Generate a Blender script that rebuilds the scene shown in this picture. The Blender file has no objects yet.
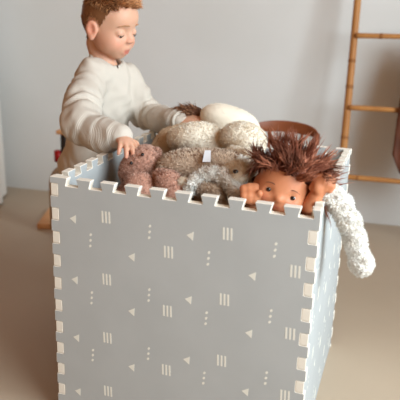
import bpy, math, random
import numpy as np
from mathutils import Vector, Matrix
random.seed(7); rng = np.random.default_rng(11)
S = bpy.context.scene; COL = S.collection
V = lambda *a: np.array(a, float)
def nrm(a): a = np.asarray(a, float); return a/np.linalg.norm(a)

# ------------------------------------------------------------------ materials
def mat(name, col, rough=.6, var=None, vscale=40., bump=0., bscale=200., attr=None, rib=None, spec=.3, sheen=0., metal=0., sss=0., wave=None, coat=0.):
    m = bpy.data.materials.new(name); m.use_nodes = True
    nt = m.node_tree; N = nt.nodes; L = nt.links; b = N['Principled BSDF']
    b.inputs['Roughness'].default_value = rough; b.inputs['Specular IOR Level'].default_value = spec
    b.inputs['Metallic'].default_value = metal
    if sheen: b.inputs['Sheen Weight'].default_value = sheen; b.inputs['Sheen Roughness'].default_value = .4
    if coat: b.inputs['Coat Weight'].default_value = coat
    if sss:
        b.inputs['Subsurface Weight'].default_value = sss; b.inputs['Subsurface Radius'].default_value = (.012,.005,.003); b.inputs['Subsurface Scale'].default_value = .4
    tc = N.new('ShaderNodeTexCoord'); c = None
    b.inputs['Base Color'].default_value = (*col, 1)
    if attr:
        a = N.new('ShaderNodeVertexColor'); a.layer_name = attr; c = a.outputs['Color']
    if var is not None:
        n = N.new('ShaderNodeTexNoise'); n.inputs['Scale'].default_value = vscale; n.inputs['Detail'].default_value = 4
        L.new(tc.outputs['Object'], n.inputs['Vector'])
        r = N.new('ShaderNodeValToRGB'); r.color_ramp.elements[0].position = .36; r.color_ramp.elements[1].position = .64
        r.color_ramp.elements[0].color = (*var, 1); r.color_ramp.elements[1].color = (*col, 1)
        L.new(n.outputs['Fac'], r.inputs['Fac']); c = r.outputs['Color']
    if wave:                                   # wood grain: (scale, direction, second colour)
        mp = N.new('ShaderNodeMapping'); mp.inputs['Scale'].default_value = wave[1]; L.new(tc.outputs['Object'], mp.inputs['Vector'])
        w = N.new('ShaderNodeTexNoise'); w.inputs['Scale'].default_value = wave[0]; w.inputs['Detail'].default_value = 5
        L.new(mp.outputs[0], w.inputs['Vector'])
        r = N.new('ShaderNodeValToRGB'); r.color_ramp.elements[0].position = .3; r.color_ramp.elements[1].position = .7
        r.color_ramp.elements[0].color = (*wave[2], 1); r.color_ramp.elements[1].color = (*col, 1)
        L.new(w.outputs['Fac'], r.inputs['Fac']); c = r.outputs['Color']
    if c is not None: L.new(c, b.inputs['Base Color'])
    h = None
    if bump:
        n = N.new('ShaderNodeTexNoise'); n.inputs['Scale'].default_value = bscale; n.inputs['Detail'].default_value = 3
        L.new(tc.outputs['Object'], n.inputs['Vector'])
        bp = N.new('ShaderNodeBump'); bp.inputs['Strength'].default_value = bump; bp.inputs['Distance'].default_value = .002
        L.new(n.outputs['Fac'], bp.inputs['Height']); L.new(bp.outputs[0], b.inputs['Normal']); h = bp
    if rib:                                    # knit ribs along the arm-length attribute
        a = N.new('ShaderNodeAttribute'); a.attribute_name = 'rib'
        mu = N.new('ShaderNodeMath'); mu.operation = 'MULTIPLY'; mu.inputs[1].default_value = 2*math.pi/rib; L.new(a.outputs['Fac'], mu.inputs[0])
        si = N.new('ShaderNodeMath'); si.operation = 'SINE'; L.new(mu.outputs[0], si.inputs[0])
        bp = N.new('ShaderNodeBump'); bp.inputs['Strength'].default_value = .35; bp.inputs['Distance'].default_value = .0016
        a2 = N.new('ShaderNodeAttribute'); a2.attribute_name = 'ribm'; m2 = N.new('ShaderNodeMath'); m2.operation = 'MULTIPLY'; L.new(si.outputs[0], m2.inputs[0]); L.new(a2.outputs['Fac'], m2.inputs[1]); L.new(m2.outputs[0], bp.inputs['Height'])
        if h: L.new(h.outputs[0], bp.inputs['Normal'])
        L.new(bp.outputs[0], b.inputs['Normal'])
    return m

def srgb(r, g, b):
    f = lambda v: (v/255/12.92) if v <= 10 else ((v/255+.055)/1.055)**2.4
    return (f(r), f(g), f(b))

M = {}
M['foam_face'] = mat('foam_grey', srgb(178,181,181), .75, var=srgb(174,177,177), vscale=9, bump=.12, bscale=900, spec=.25)
M['foam_core'] = mat('foam_white', srgb(232,226,214), .8, spec=.2)
M['print'] = mat('foam_print', srgb(226,224,214), .7, spec=.2)
M['skin'] = mat('skin', srgb(230,185,160), .5, attr='Col', spec=.35, sss=.25)
M['hair'] = mat('boy_hair', srgb(150,98,58), .45, attr='Col', spec=.4)
M['lash'] = mat('lash', srgb(92,62,46), .6)
M['brow'] = mat('brow', srgb(176,128,92), .7)
M['eyewhite'] = mat('eye_white', srgb(225,215,205), .2)
M['iris'] = mat('iris', srgb(70,55,45), .15)
M['knit'] = mat('cream_knit', srgb(202,193,181), .9, bump=.35, bscale=420, rib=.0048, spec=.1)
M['cuff'] = mat('cream_rib', srgb(202,195,183), .9, bump=.35, bscale=500, spec=.1)
M['trouser'] = mat('tan_cotton', srgb(168,140,112), .9, bump=.3, bscale=500, spec=.1)
M['button'] = mat('dark_button', srgb(70,55,45), .4)
M['rose'] = mat('rose_plush', srgb(186,138,116), .95, attr='Col', bump=.6, bscale=260, spec=.1, sheen=.25)
M['mott'] = mat('mottled_plush', srgb(196,168,142), .95, attr='Col', bump=.6, bscale=240, spec=.1, sheen=.2)
M['cream'] = mat('cream_plush', srgb(238,226,206), .95, attr='Col', bump=.7, bscale=260, spec=.1, sheen=.2)
M['tan'] = mat('tan_plush', srgb(206,178,146), .95, attr='Col', bump=.6, bscale=260, spec=.1, sheen=.2)
M['palecloth'] = mat('pale_velour', srgb(234,224,206), .95, bump=.25, bscale=300, spec=.1, sheen=.3)
M['shag'] = mat('white_shag', srgb(240,236,226), 1., attr='Col', spec=.03)
M['vinyl'] = mat('brown_vinyl', srgb(196,124,86), .5, attr='Col', spec=.35, sss=.15)
M['dollhair'] = mat('doll_hair', srgb(96,58,46), .55, attr='Col', spec=.18)
M['raghair'] = mat('ragdoll_hair', srgb(118,78,54), .6, attr='Col', spec=.3)
M['dark'] = mat('black_bead', srgb(34,26,24), .15, spec=.6)
M['tag'] = mat('tag_satin', srgb(232,236,242), .6)
M['wall'] = mat('wall_plaster', srgb(221,221,219), .85, var=srgb(216,216,213), vscale=2.2, bump=.15, bscale=30, spec=.15)
M['ceiling'] = mat('warm_bounce_boards', srgb(176,128,84), .7, wave=(12, (.1,1,1), srgb(160,112,72)), spec=.2)  # unseen ceiling, given a warm wood tone to warm the bounced light
M['wallwarm'] = mat('warm_bounce_plaster', srgb(172,122,82), .85, spec=.1)  # unseen left wall, warm brown chosen to tint the light it bounces
M['trimwhite'] = mat('white_paint', srgb(232,230,224), .5)
M['bamboo'] = mat('bamboo', srgb(192,136,78), .5, wave=(18, (1,1,.12), srgb(166,110,60)), spec=.3)
M['bambooknot'] = mat('bamboo_knot', srgb(146,94,48), .6)
M['chairwood'] = mat('chestnut_wood', srgb(142,78,44), .45, wave=(30, (.2,1,1), srgb(116,60,32)), spec=.4)
M['lightwood'] = mat('pale_wood', srgb(226,176,128), .6, wave=(22, (.15,1,1), srgb(212,158,110)), spec=.2)
M['leather'] = mat('chestnut_cloth', srgb(96,50,30), .6, var=srgb(82,42,24), vscale=14, bump=.3, bscale=150, spec=.3)
M['red'] = mat('red_paint', srgb(160,24,26), .4)
M['blackpaint'] = mat('black_paint', srgb(40,34,32), .5)
M['greybeige'] = mat('greige_felt', srgb(168,146,122), .8)
M['whitecloth'] = mat('white_cotton', srgb(232,228,222), .9, bump=.2, bscale=300, spec=.1)
M['glass'] = mat('window_glass', (1,1,1), .02)
M['glass'].node_tree.nodes['Principled BSDF'].inputs['Transmission Weight'].default_value = 1
M['glass'].node_tree.nodes['Principled BSDF'].inputs['IOR'].default_value = 1.0

def floor_mat():
    m = bpy.data.materials.new('floor_resin'); m.use_nodes = True; nt = m.node_tree; N = nt.nodes; L = nt.links; b = N['Principled BSDF']
    tc = N.new('ShaderNodeTexCoord')
    n = N.new('ShaderNodeTexNoise'); n.inputs['Scale'].default_value = 1.6; n.inputs['Detail'].default_value = 6; L.new(tc.outputs['Object'], n.inputs['Vector'])
    r = N.new('ShaderNodeValToRGB'); r.color_ramp.elements[0].position = .3; r.color_ramp.elements[1].position = .7
    r.color_ramp.elements[0].color = (*srgb(180,162,140),1); r.color_ramp.elements[1].color = (*srgb(189,171,149),1)
    L.new(n.outputs['Fac'], r.inputs['Fac']); L.new(r.outputs[0], b.inputs['Base Color'])
    b.inputs['Roughness'].default_value = .42; b.inputs['Specular IOR Level'].default_value = .5
    n2 = N.new('ShaderNodeTexNoise'); n2.inputs['Scale'].default_value = 25; L.new(tc.outputs['Object'], n2.inputs['Vector'])
    bp = N.new('ShaderNodeBump'); bp.inputs['Strength'].default_value = .05; bp.inputs['Distance'].default_value = .01; L.new(n2.outputs['Fac'], bp.inputs['Height']); L.new(bp.outputs[0], b.inputs['Normal'])
    return m
M['floor'] = floor_mat()

# ------------------------------------------------------------------ objects
def thing(name, label, cat, loc=(0,0,0), group=None):
    o = bpy.data.objects.new(name, None); COL.objects.link(o); o.location = loc; o.empty_display_size = .05
    o['label'] = label; o['category'] = cat
    if group: o['group'] = group
    return o
def link(name, me, mats, parent=None, label=None, cat=None, kind=None, smooth=True):
    o = bpy.data.objects.new(name, me); COL.objects.link(o)
    for m in (mats if isinstance(mats, (list, tuple)) else [mats]): me.materials.append(m)
    if smooth and len(me.polygons): me.polygons.foreach_set('use_smooth', [True]*len(me.polygons))
    if parent is not None:
        p = parent; off = Vector((0,0,0))
        while p is not None: off += p.location; p = p.parent
        me.transform(Matrix.Translation(-off)); o.parent = parent
    if label: o['label'] = label
    if cat: o['category'] = cat
    if kind: o['kind'] = kind
    me.update(); return o
class MB:                                       # plain mesh builder, world coordinates
    def __init__(s): s.v = []; s.f = []; s.m = []; s.col = []
    def add(s, v, f, m=0, col=None):
        k = len(s.v); s.v += [tuple(map(float, p)) for p in v]; s.f += [tuple(int(i)+k for i in q) for q in f]; s.m += [m]*len(f)
        if col is not None: s.col += [tuple(c) for c in (col if np.ndim(col) == 2 else [col]*len(v))]
        return s
    def box(s, lo, hi, m=0, R=None, b=0.):
        lo = np.array(lo, float); hi = np.array(hi, float); c = (lo+hi)/2; h = (hi-lo)/2; b = min(b, h.min()*.9) if b else 0
        if not b:
            v = [c+h*V(x,y,z) for x in (-1,1) for y in (-1,1) for z in (-1,1)]
            f = [(0,1,3,2),(4,6,7,5),(0,4,5,1),(2,3,7,6),(0,2,6,4),(1,5,7,3)]
        else:
            v = []; idx = {}
            for x in (-1,1):
                for y in (-1,1):
                    for z in (-1,1):
                        for a in range(3):
                            q = np.array([x,y,z])*(h-b); q[a] = [x,y,z][a]*h[a]; idx[(x,y,z,a)] = len(v); v.append(c+q)
            f = []
            for a in range(3):
                u, w = [(1,2),(0,2),(0,1)][a]
                for sg in (-1,1):
                    ring = []
                    for (p, q) in ((-1,-1),(1,-1),(1,1),(-1,1)):
                        k = [0,0,0]; k[a] = sg; k[u] = p; k[w] = q; ring.append(idx[(*k, a)])
                    f.append(ring)
            for a in range(3):                  # edges
                u, w = [(1,2),(0,2),(0,1)][a]
                for p in (-1,1):
                    for q in (-1,1):
                        k0 = [0,0,0]; k0[u] = p; k0[w] = q; k1 = list(k0); k0[a] = -1; k1[a] = 1
                        f.append([idx[(*k0,u)], idx[(*k1,u)], idx[(*k1,w)], idx[(*k0,w)]])
            for x in (-1,1):
                for y in (-1,1):
                    for z in (-1,1): f.append([idx[(x,y,z,0)], idx[(x,y,z,1)], idx[(x,y,z,2)]])
        if R is not None: v = [c + np.array(R) @ (np.array(p)-c) for p in v]
        return s.add(v, f, m)
    def tube(s, pts, rad, n=10, m=0, cap=True, col=None):
        pts = np.array(pts, float); K = len(pts); rad = np.broadcast_to(rad, (K,))
        t = np.gradient(pts, axis=0); t /= np.linalg.norm(t, axis=1)[:,None]+1e-12
        up = V(0,0,1) if abs(t[0][2]) < .9 else V(1,0,0); a = nrm(np.cross(t[0], up)); v = []; f = []
        for i in range(K):
            a = nrm(a - t[i]*(a@t[i])); b = np.cross(t[i], a)
            for j in range(n): th = 2*math.pi*j/n; v.append(pts[i]+rad[i]*(a*math.cos(th)+b*math.sin(th)))
        for i in range(K-1):
            for j in range(n): f.append((i*n+j, i*n+(j+1)%n, (i+1)*n+(j+1)%n, (i+1)*n+j))
        if cap: f.append(tuple(range(n-1,-1,-1))); f.append(tuple((K-1)*n+j for j in range(n)))
        return s.add(v, f, m, col)
    def ball(s, c, r, n=16, R=None, m=0):
        r = np.broadcast_to(r, (3,)); v = []; f = []; K = n//2
        for i in range(K+1):
            ph = math.pi*i/K
            for j in range(n):
                th = 2*math.pi*j/n; q = r*V(math.sin(ph)*math.cos(th), math.sin(ph)*math.sin(th), math.cos(ph))
                v.append(np.array(c)+(np.array(R)@q if R is not None else q))
        for i in range(K):
            for j in range(n): f.append((i*n+j, (i+1)*n+j, (i+1)*n+(j+1)%n, i*n+(j+1)%n))
        return s.add(v, f, m)
    def mesh(s, name):
        me = bpy.data.meshes.new(name); me.from_pydata(s.v, [], s.f); me.validate()
        if len(me.polygons) == len(s.m): me.polygons.foreach_set('material_index', s.m)
        if s.col: setcol(me, np.array(s.col))
        import bmesh
        bm = bmesh.new(); bm.from_mesh(me); bmesh.ops.recalc_face_normals(bm, faces=bm.faces); bm.to_mesh(me); bm.free()
        return me
    def build(s, name, mats, parent=None, **k): return link(name, s.mesh(name), mats, parent, **k)
def setcol(me, c):
    a = me.color_attributes.new('Col', 'FLOAT_COLOR', 'POINT'); q = np.ones((len(c), 4), np.float32); q[:,:3] = c; a.data.foreach_set('color', q.ravel())

# ------------------------------------------------------------------ implicit surfaces: one continuous skin per body
def basis(f, u=(0,0,1)):                        # columns: forward, left, up
    f = nrm(f); l = nrm(np.cross(u, f)); return np.stack([f, l, np.cross(f, l)], 1)
class Field:
    def __init__(s, lo, hi, h):
        s.lo = np.array(lo, float); s.h = h; s.n = np.ceil((np.array(hi)-s.lo)/h).astype(int)+1
        s.D = np.full(s.n, .08, np.float32); s.ax = [s.lo[i]+h*np.arange(s.n[i]) for i in range(3)]; s.prims = []
    def _sl(s, lo, hi, pad):
        a = np.clip(np.floor((np.array(lo)-pad-s.lo)/s.h).astype(int), 0, s.n); b = np.clip(np.ceil((np.array(hi)+pad-s.lo)/s.h).astype(int)+1, 0, s.n)
        sl = tuple(slice(a[i], b[i]) for i in range(3))
        g = [s.ax[i][sl[i]].astype(np.float32) for i in range(3)]
        return sl, g[0][:,None,None], g[1][None,:,None], g[2][None,None,:]
    def _put(s, sl, d, k, sub=False):
        o = s.D[sl]
        if sub:
            d = -d; hh = np.maximum(k-np.abs(o-d), 0)/k; s.D[sl] = np.maximum(o, d)+hh*hh*k*.25
        else:
            hh = np.maximum(k-np.abs(o-d), 0)/k; s.D[sl] = np.minimum(o, d)-hh*hh*k*.25
    def cap(s, a, b, ra, rb=None, k=.012, sub=False, tag=None):
        rb = ra if rb is None else rb; a = np.array(a, float); b = np.array(b, float)
        sl, X, Y, Z = s._sl(np.minimum(a, b), np.maximum(a, b), max(ra, rb)+k+.01)
        ab = b-a; L2 = max(ab@ab, 1e-12)
        t = np.clip(((X-a[0])*ab[0]+(Y-a[1])*ab[1]+(Z-a[2])*ab[2])/L2, 0, 1)
        d = np.sqrt((X-a[0]-t*ab[0])**2+(Y-a[1]-t*ab[1])**2+(Z-a[2]-t*ab[2])**2)-(ra+(rb-ra)*t)
        s._put(sl, d.astype(np.float32), k, sub); s.prims.append(('c', a, b, ra, rb, tag)); return s
    def chain(s, pts, rad, k=.012, tag=None):
        for i in range(len(pts)-1): s.cap(pts[i], pts[i+1], rad[i], rad[i+1], k, tag=tag)
        return s
    def ell(s, c, r, R=None, k=.012, sub=False):
        c = np.array(c, float); r = np.broadcast_to(np.array(r, float), (3,)); R = np.eye(3) if R is None else np.array(R)
        ext = np.sqrt((R**2) @ (r**2)); sl, X, Y, Z = s._sl(c-ext, c+ext, k+.01)
        X = X-c[0]; Y = Y-c[1]; Z = Z-c[2]
        q = [(X*R[0,i]+Y*R[1,i]+Z*R[2,i]) for i in range(3)]
        k0 = np.sqrt(sum((q[i]/r[i])**2 for i in range(3))); k1 = np.sqrt(sum((q[i]/r[i]**2)**2 for i in range(3)))+1e-9
        s._put(sl, (k0*(k0-1)/k1).astype(np.float32), k, sub); return s
    def cut(s, p, n):                           # keep the side the normal points away from
        n = nrm(n); sl, X, Y, Z = s._sl(s.lo, s.lo+s.h*s.n, 0)
        s.D[sl] = np.maximum(s.D[sl], ((X-p[0])*n[0]+(Y-p[1])*n[1]+(Z-p[2])*n[2]).astype(np.float32)); return s
    def surf(s):
        D = s.D; D[0]=D[-1]=.05; D[:,0]=D[:,-1]=.05; D[:,:,0]=D[:,:,-1]=.05
        ins = D < 0; n = np.array(D.shape); c = np.zeros(n-1, np.uint8)
        offs = [(i,j,k) for i in (0,1) for j in (0,1) for k in (0,1)]
        for (i,j,k) in offs: c += ins[i:n[0]-1+i, j:n[1]-1+j, k:n[2]-1+k]
        A = np.argwhere((c > 0) & (c < 8)); idx = np.full(n-1, -1, np.int32); idx[tuple(A.T)] = np.arange(len(A))
        acc = np.zeros((len(A), 3)); cnt = np.zeros(len(A))
        val = {o: D[A[:,0]+o[0], A[:,1]+o[1], A[:,2]+o[2]] for o in offs}
        for o in offs:
            for ax in range(3):
                if o[ax] == 0:
                    o2 = list(o); o2[ax] = 1; a = val[o]; b = val[tuple(o2)]; mk = (a < 0) != (b < 0)
                    t = np.where(mk, a/np.where(mk, a-b, 1), 0); p = np.tile(np.array(o, float), (len(A), 1)); p[:,ax] += t
                    acc[mk] += p[mk]; cnt[mk] += 1
        v = s.lo+s.h*(A+acc/cnt[:,None]); F = []
        for ax in range(3):
            u, w = (ax+1)%3, (ax+2)%3
            a = [slice(0, n[i]) for i in range(3)]; b = list(a); a[ax] = slice(0, n[ax]-1); b[ax] = slice(1, n[ax])
            ia, ib = ins[tuple(a)], ins[tuple(b)]
            E = np.argwhere(ia != ib); E = E[(E[:,u] > 0) & (E[:,w] > 0) & (E[:,u] < n[u]-1) & (E[:,w] < n[w]-1)]
            eu = np.zeros(3, int); eu[u] = 1; ew = np.zeros(3, int); ew[w] = 1
            q = np.stack([idx[tuple((E-eu-ew).T)], idx[tuple((E-ew).T)], idx[tuple(E.T)], idx[tuple((E-eu).T)]], 1)
            fl = ~ia[tuple(E.T)]; q[fl] = q[fl][:, ::-1]; F.append(q)
        return v, np.concatenate(F)
def vnormals(v, f):
    n = np.cross(v[f[:,2]]-v[f[:,0]], v[f[:,3]]-v[f[:,1]]) if f.shape[1] == 4 else np.cross(v[f[:,1]]-v[f[:,0]], v[f[:,2]]-v[f[:,0]])
    o = np.zeros_like(v)
    for i in range(f.shape[1]): np.add.at(o, f[:,i], n)
    return o/(np.linalg.norm(o, axis=1)[:,None]+1e-12)
def relax(v, f, it=2, lam=.5):
    for _ in range(it):
        a = np.zeros_like(v); c = np.zeros(len(v))
        for i in range(4):
            np.add.at(a, f[:,i], v[f[:,(i+1)%4]]+v[f[:,i-1]]); np.add.at(c, f[:,i], 2)
        v = v+lam*(a/c[:,None]-v)
    return v
_D = [nrm(rng.normal(size=3)) for _ in range(10)]; _P = rng.uniform(0, 6.28, 10)
def wob(p, wl, seed=0):                         # smooth wobble in -1..1
    r = np.zeros(len(p))
    for i in range(5):
        j = (i+seed) % 10; r += np.sin(p@_D[j]*(2*math.pi/(wl*(.7+.17*i)))+_P[(i*3+seed) % 10]+1.7*np.sin(p@_D[(j+4)%10]*(3.1/wl)))
    return r/3.2
def meshof(name, v, f, col=None, extra=None, attr=None):
    me = bpy.data.meshes.new(name)
    vv, ff, cc = [v], [tuple(map(int, q)) for q in f], [col] if col is not None else None
    if extra is not None:
        k = len(v); vv.append(extra[0]); ff += [tuple(int(i)+k for i in q) for q in extra[1]]
        if cc is not None: cc.append(extra[2])
    me.from_pydata(np.concatenate(vv).tolist(), [], ff)
    if cc is not None: setcol(me, np.concatenate(cc))
    if attr is not None:
        a = me.attributes.new('rib', 'FLOAT', 'POINT'); a.data.foreach_set('value', attr[0].astype(np.float32))
        a = me.attributes.new('ribm', 'FLOAT', 'POINT'); a.data.foreach_set('value', attr[1].astype(np.float32))
    return me
def sample(v, f, n):
    t = np.concatenate([f[:,[0,1,2]], f[:,[0,2,3]]]) if f.shape[1] == 4 else f
    ar = np.linalg.norm(np.cross(v[t[:,1]]-v[t[:,0]], v[t[:,2]]-v[t[:,0]]), axis=1); k = rng.choice(len(t), n, p=ar/ar.sum())
    a = rng.random(n); b = rng.random(n); sw = a+b > 1; a[sw] = 1-a[sw]; b[sw] = 1-b[sw]
    N = vnormals(v, f); T = t[k]
    p = v[T[:,0]]+a[:,None]*(v[T[:,1]]-v[T[:,0]])+b[:,None]*(v[T[:,2]]-v[T[:,0]])
    nn = N[T[:,0]]*(1-a-b)[:,None]+N[T[:,1]]*a[:,None]+N[T[:,2]]*b[:,None]
    return p, nn/(np.linalg.norm(nn, axis=1)[:,None]+1e-9)
def strands(p, d0, length, rad, comb=None, combw=0., curl=.3, seg=3, col=None, colj=.12, tip=None):
    """tapered three-sided hairs growing from p along d0, bending towards comb"""
    n = len(p); length = np.broadcast_to(length, (n,)).astype(float); L = length*rng.uniform(.7, 1.25, n)
    d = d0/np.linalg.norm(d0, axis=1)[:,None]; pts = [p]; cur = p.copy(); bend = rng.normal(size=(n,3))*curl
    for i in range(seg):
        dd = d+bend*((i+1)/seg)
        if comb is not None: dd = dd+combw*comb*((i+.5)/seg)
        dd /= np.linalg.norm(dd, axis=1)[:,None]; cur = cur+dd*(L/seg)[:,None]; pts.append(cur)
    ref = rng.normal(size=(n,3)); a = np.cross(d, ref); a /= np.linalg.norm(a, axis=1)[:,None]+1e-9; b = np.cross(d, a)
    r = np.broadcast_to(rad, (n,))*rng.uniform(.75, 1.25, n); vs = []
    for i in range(seg):
        w = r*(1-.75*i/seg)
        for j in range(3):
            th = 2.0944*j; vs.append(pts[i]+w[:,None]*(a*math.cos(th)+b*math.sin(th)))
    vs.append(pts[seg]); K = 3*seg+1; vv = np.stack(vs, 1).reshape(-1, 3); base = np.arange(n)*K; fs = []
    for i in range(seg-1):
        for j in range(3): fs.append(np.stack([base+3*i+j, base+3*i+(j+1)%3, base+3*i+3+(j+1)%3, base+3*i+3+j], 1).tolist())
    for j in range(3): fs.append(np.stack([base+3*(seg-1)+j, base+3*(seg-1)+(j+1)%3, base+3*seg], 1).tolist())
    faces = [q for g in fs for q in g]; cc = None
    if col is not None:
        c = np.array(col, float) if np.ndim(col) == 2 else np.tile(np.array(col, float), (n,1)); c = c*rng.lognormal(0, colj, n)[:,None]
        tp = c if tip is None else c*.35+np.array(tip)*.65*rng.uniform(.6, 1.2, n)[:,None]
        cc = np.stack([c*(1-i/seg)**.7+tp*(1-(1-i/seg)**.7) for i in range(seg) for j in range(3)]+[tp], 1).reshape(-1, 3)
    return vv, faces, cc
def merge(*E):
    vv = []; ff = []; cc = []; k = 0
    for e in E:
        vv.append(e[0]); ff += [tuple(i+k for i in q) for q in e[1]]; k += len(e[0]); cc.append(e[2])
    return np.concatenate(vv), ff, (np.concatenate(cc) if cc[0] is not None else None)
PC = {  # pile colours: backing, light fibre, dark fibre, patch size, fibre scatter
 'rose_plush': (srgb(200,152,132), srgb(240,202,182), srgb(156,106,88), .010, .35),
 'mottled_plush': (srgb(206,184,162), srgb(244,228,208), srgb(140,106,82), .012, .35),
 'cream_plush': (srgb(240,230,212), srgb(248,240,226), srgb(226,208,182), .03, .4),
 'tan_plush': (srgb(206,180,150), srgb(222,198,168), srgb(180,150,118), .03, .4),
 'white_shag': (srgb(246,243,236), srgb(252,250,245), srgb(238,233,224), .03, .4)}
def plush(name, F, m, parent, hairs=6000, length=.006, rad=.0007, curl=.5, smooth=1, lump=0., lumpwl=.02, comb=None, combw=0., **k):
    v, f = F.surf(); v = relax(v, f, smooth)
    if lump: v = v+vnormals(v, f)*(lump*wob(v, lumpwl))[:,None]
    ex = None; pc = PC.get(m.name); c0 = None
    if pc: c0 = np.tile(np.array(pc[0]), (len(v),1))
    if hairs:
        p, n = sample(v, f, hairs); fc = None
        if pc:
            t = np.clip(.5+1.5*wob(p, pc[3])[:,None]*.5+rng.normal(size=(hairs,1))*pc[4], 0, 1); fc = np.array(pc[1])*t+np.array(pc[2])*(1-t)
        d = n+rng.normal(size=n.shape)*curl*.6
        ex = strands(p-n*.0006, d, length, rad, comb=None if comb is None else np.tile(comb, (hairs,1)), combw=combw, curl=curl, col=fc, colj=.05)
    return link(name, meshof(name, v, f, col=c0, extra=ex), m, parent, **k)

# ------------------------------------------------------------------ camera
cp = V(.7134586, -1.21262727, 1.00815058)
fw = V(-.28981569, .90903594, -.29943367); rt = V(.94913416, .31321762, .03223452); up = np.cross(rt, fw)
cam = bpy.data.cameras.new('camera'); co = bpy.data.objects.new('camera', cam); COL.objects.link(co)
Rm = Matrix(((rt[0], up[0], -fw[0]), (rt[1], up[1], -fw[1]), (rt[2], up[2], -fw[2]))).to_4x4(); Rm.translation = Vector(cp); co.matrix_world = Rm
cam.sensor_width = 36; cam.lens = 644.6527/400*36; cam.clip_start = .05
cam.dof.use_dof = True; cam.dof.focus_distance = 1.55; cam.dof.aperture_fstop = 4.0
S.camera = co

# ------------------------------------------------------------------ room
WY = lambda x: 1.643+(x+1.336)*.0981            # the back wall runs a little askew
def slab(name, quad, thick, m, kind='structure'):
    q = [np.array(p, float) for p in quad]; n = nrm(np.cross(q[1]-q[0], q[2]-q[0])); b = MB()
    v = q+[p-n*thick for p in q]; b.add(v, [(0,1,2,3),(7,6,5,4),(0,4,5,1),(1,5,6,2),(2,6,7,3),(3,7,4,0)])
    return b.build(name, m, kind=kind, smooth=False)
XL, XR, YF, ZC = -2.3, 2.5, -2.8, 2.6
slab('floor', [(XL,YF,0),(XR,YF,0),(XR,WY(XR)+.1,0),(XL,WY(XL)+.1,0)], .05, M['floor'])
slab('wall_back', [(XL,WY(XL),0),(XR,WY(XR),0),(XR,WY(XR),ZC),(XL,WY(XL),ZC)], .1, M['wall'])
slab('wall_left', [(XL,YF,0),(XL,WY(XL),0),(XL,WY(XL),ZC),(XL,YF,ZC)], .1, M['wallwarm'])
slab('ceiling', [(XL,YF,ZC),(XL,WY(XL),ZC),(XR,WY(XR),ZC),(XR,YF,ZC)], .1, M['ceiling'])
wy0, wy1, wz0, wz1 = -2.25, .35, .75, 2.52      # window in the right wall
wb = MB()
wb.box((XR,YF,0),(XR+.1,WY(XR),wz0)).box((XR,YF,wz1),(XR+.1,WY(XR),ZC)).box((XR,YF,wz0),(XR+.1,wy0,wz1)).box((XR,wy1,wz0),(XR+.1,WY(XR),wz1))
wb.build('wall_right', M['wall'], kind='structure', smooth=False)
wf = MB()
for a, c in ((wy0,wy0+.06),(wy1-.06,wy1),((wy0+wy1)/2-.03,(wy0+wy1)/2+.03)): wf.box((XR+.02,a,wz0),(XR+.08,c,wz1))
wf.box((XR+.02,wy0,wz0),(XR+.08,wy1,wz0+.06)).box((XR+.02,wy0,wz1-.06),(XR+.08,wy1,wz1))
wf.build('window_1', M['trimwhite'], kind='structure', smooth=False)

slab('added_shade_wall', [(1.5,.42,0),(1.5,WY(1.5),0),(1.5,WY(1.5),.46),(1.5,.42,.46)], .1, M['wall'])  # added low wall out of view, shades the lower right wall and floor
# ------------------------------------------------------------------ foam play box
P = .057; H = .6; T = .018; TO = .0205
def teeth_line(c0, pitch, count, wn, wh, depth, lo, hi):
    """profile of one toothed edge along s: notches of width wn (mouth at depth) between lo and hi; returns [(s, out)]"""
    pts = [(lo, depth)]
    for k in range(count):
        c = c0+pitch*k
        if c-wh/2 < lo+.001 or c+wh/2 > hi-.001: continue
        pts += [(c-wn/2, depth), (c-wh/2, 0), (c+wh/2, 0), (c+wn/2, depth)]
    pts.append((hi, depth)); return pts
def rounded(poly, r=.002):
    out = []; n = len(poly)
    for i in range(n):
        a, b, c = (np.array(poly[j % n], float) for j in (i-1, i, i+1)); u = a-b; w = c-b; lu = np.linalg.norm(u); lw = np.linalg.norm(w)
        q = min(r, lu*.3, lw*.3); p0 = b+u/lu*q; p1 = b+w/lw*q
        out += [p0, b*.5+(p0+p1)*.25, p1]
    return out
from mathutils.geometry import tessellate_polygon
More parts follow.
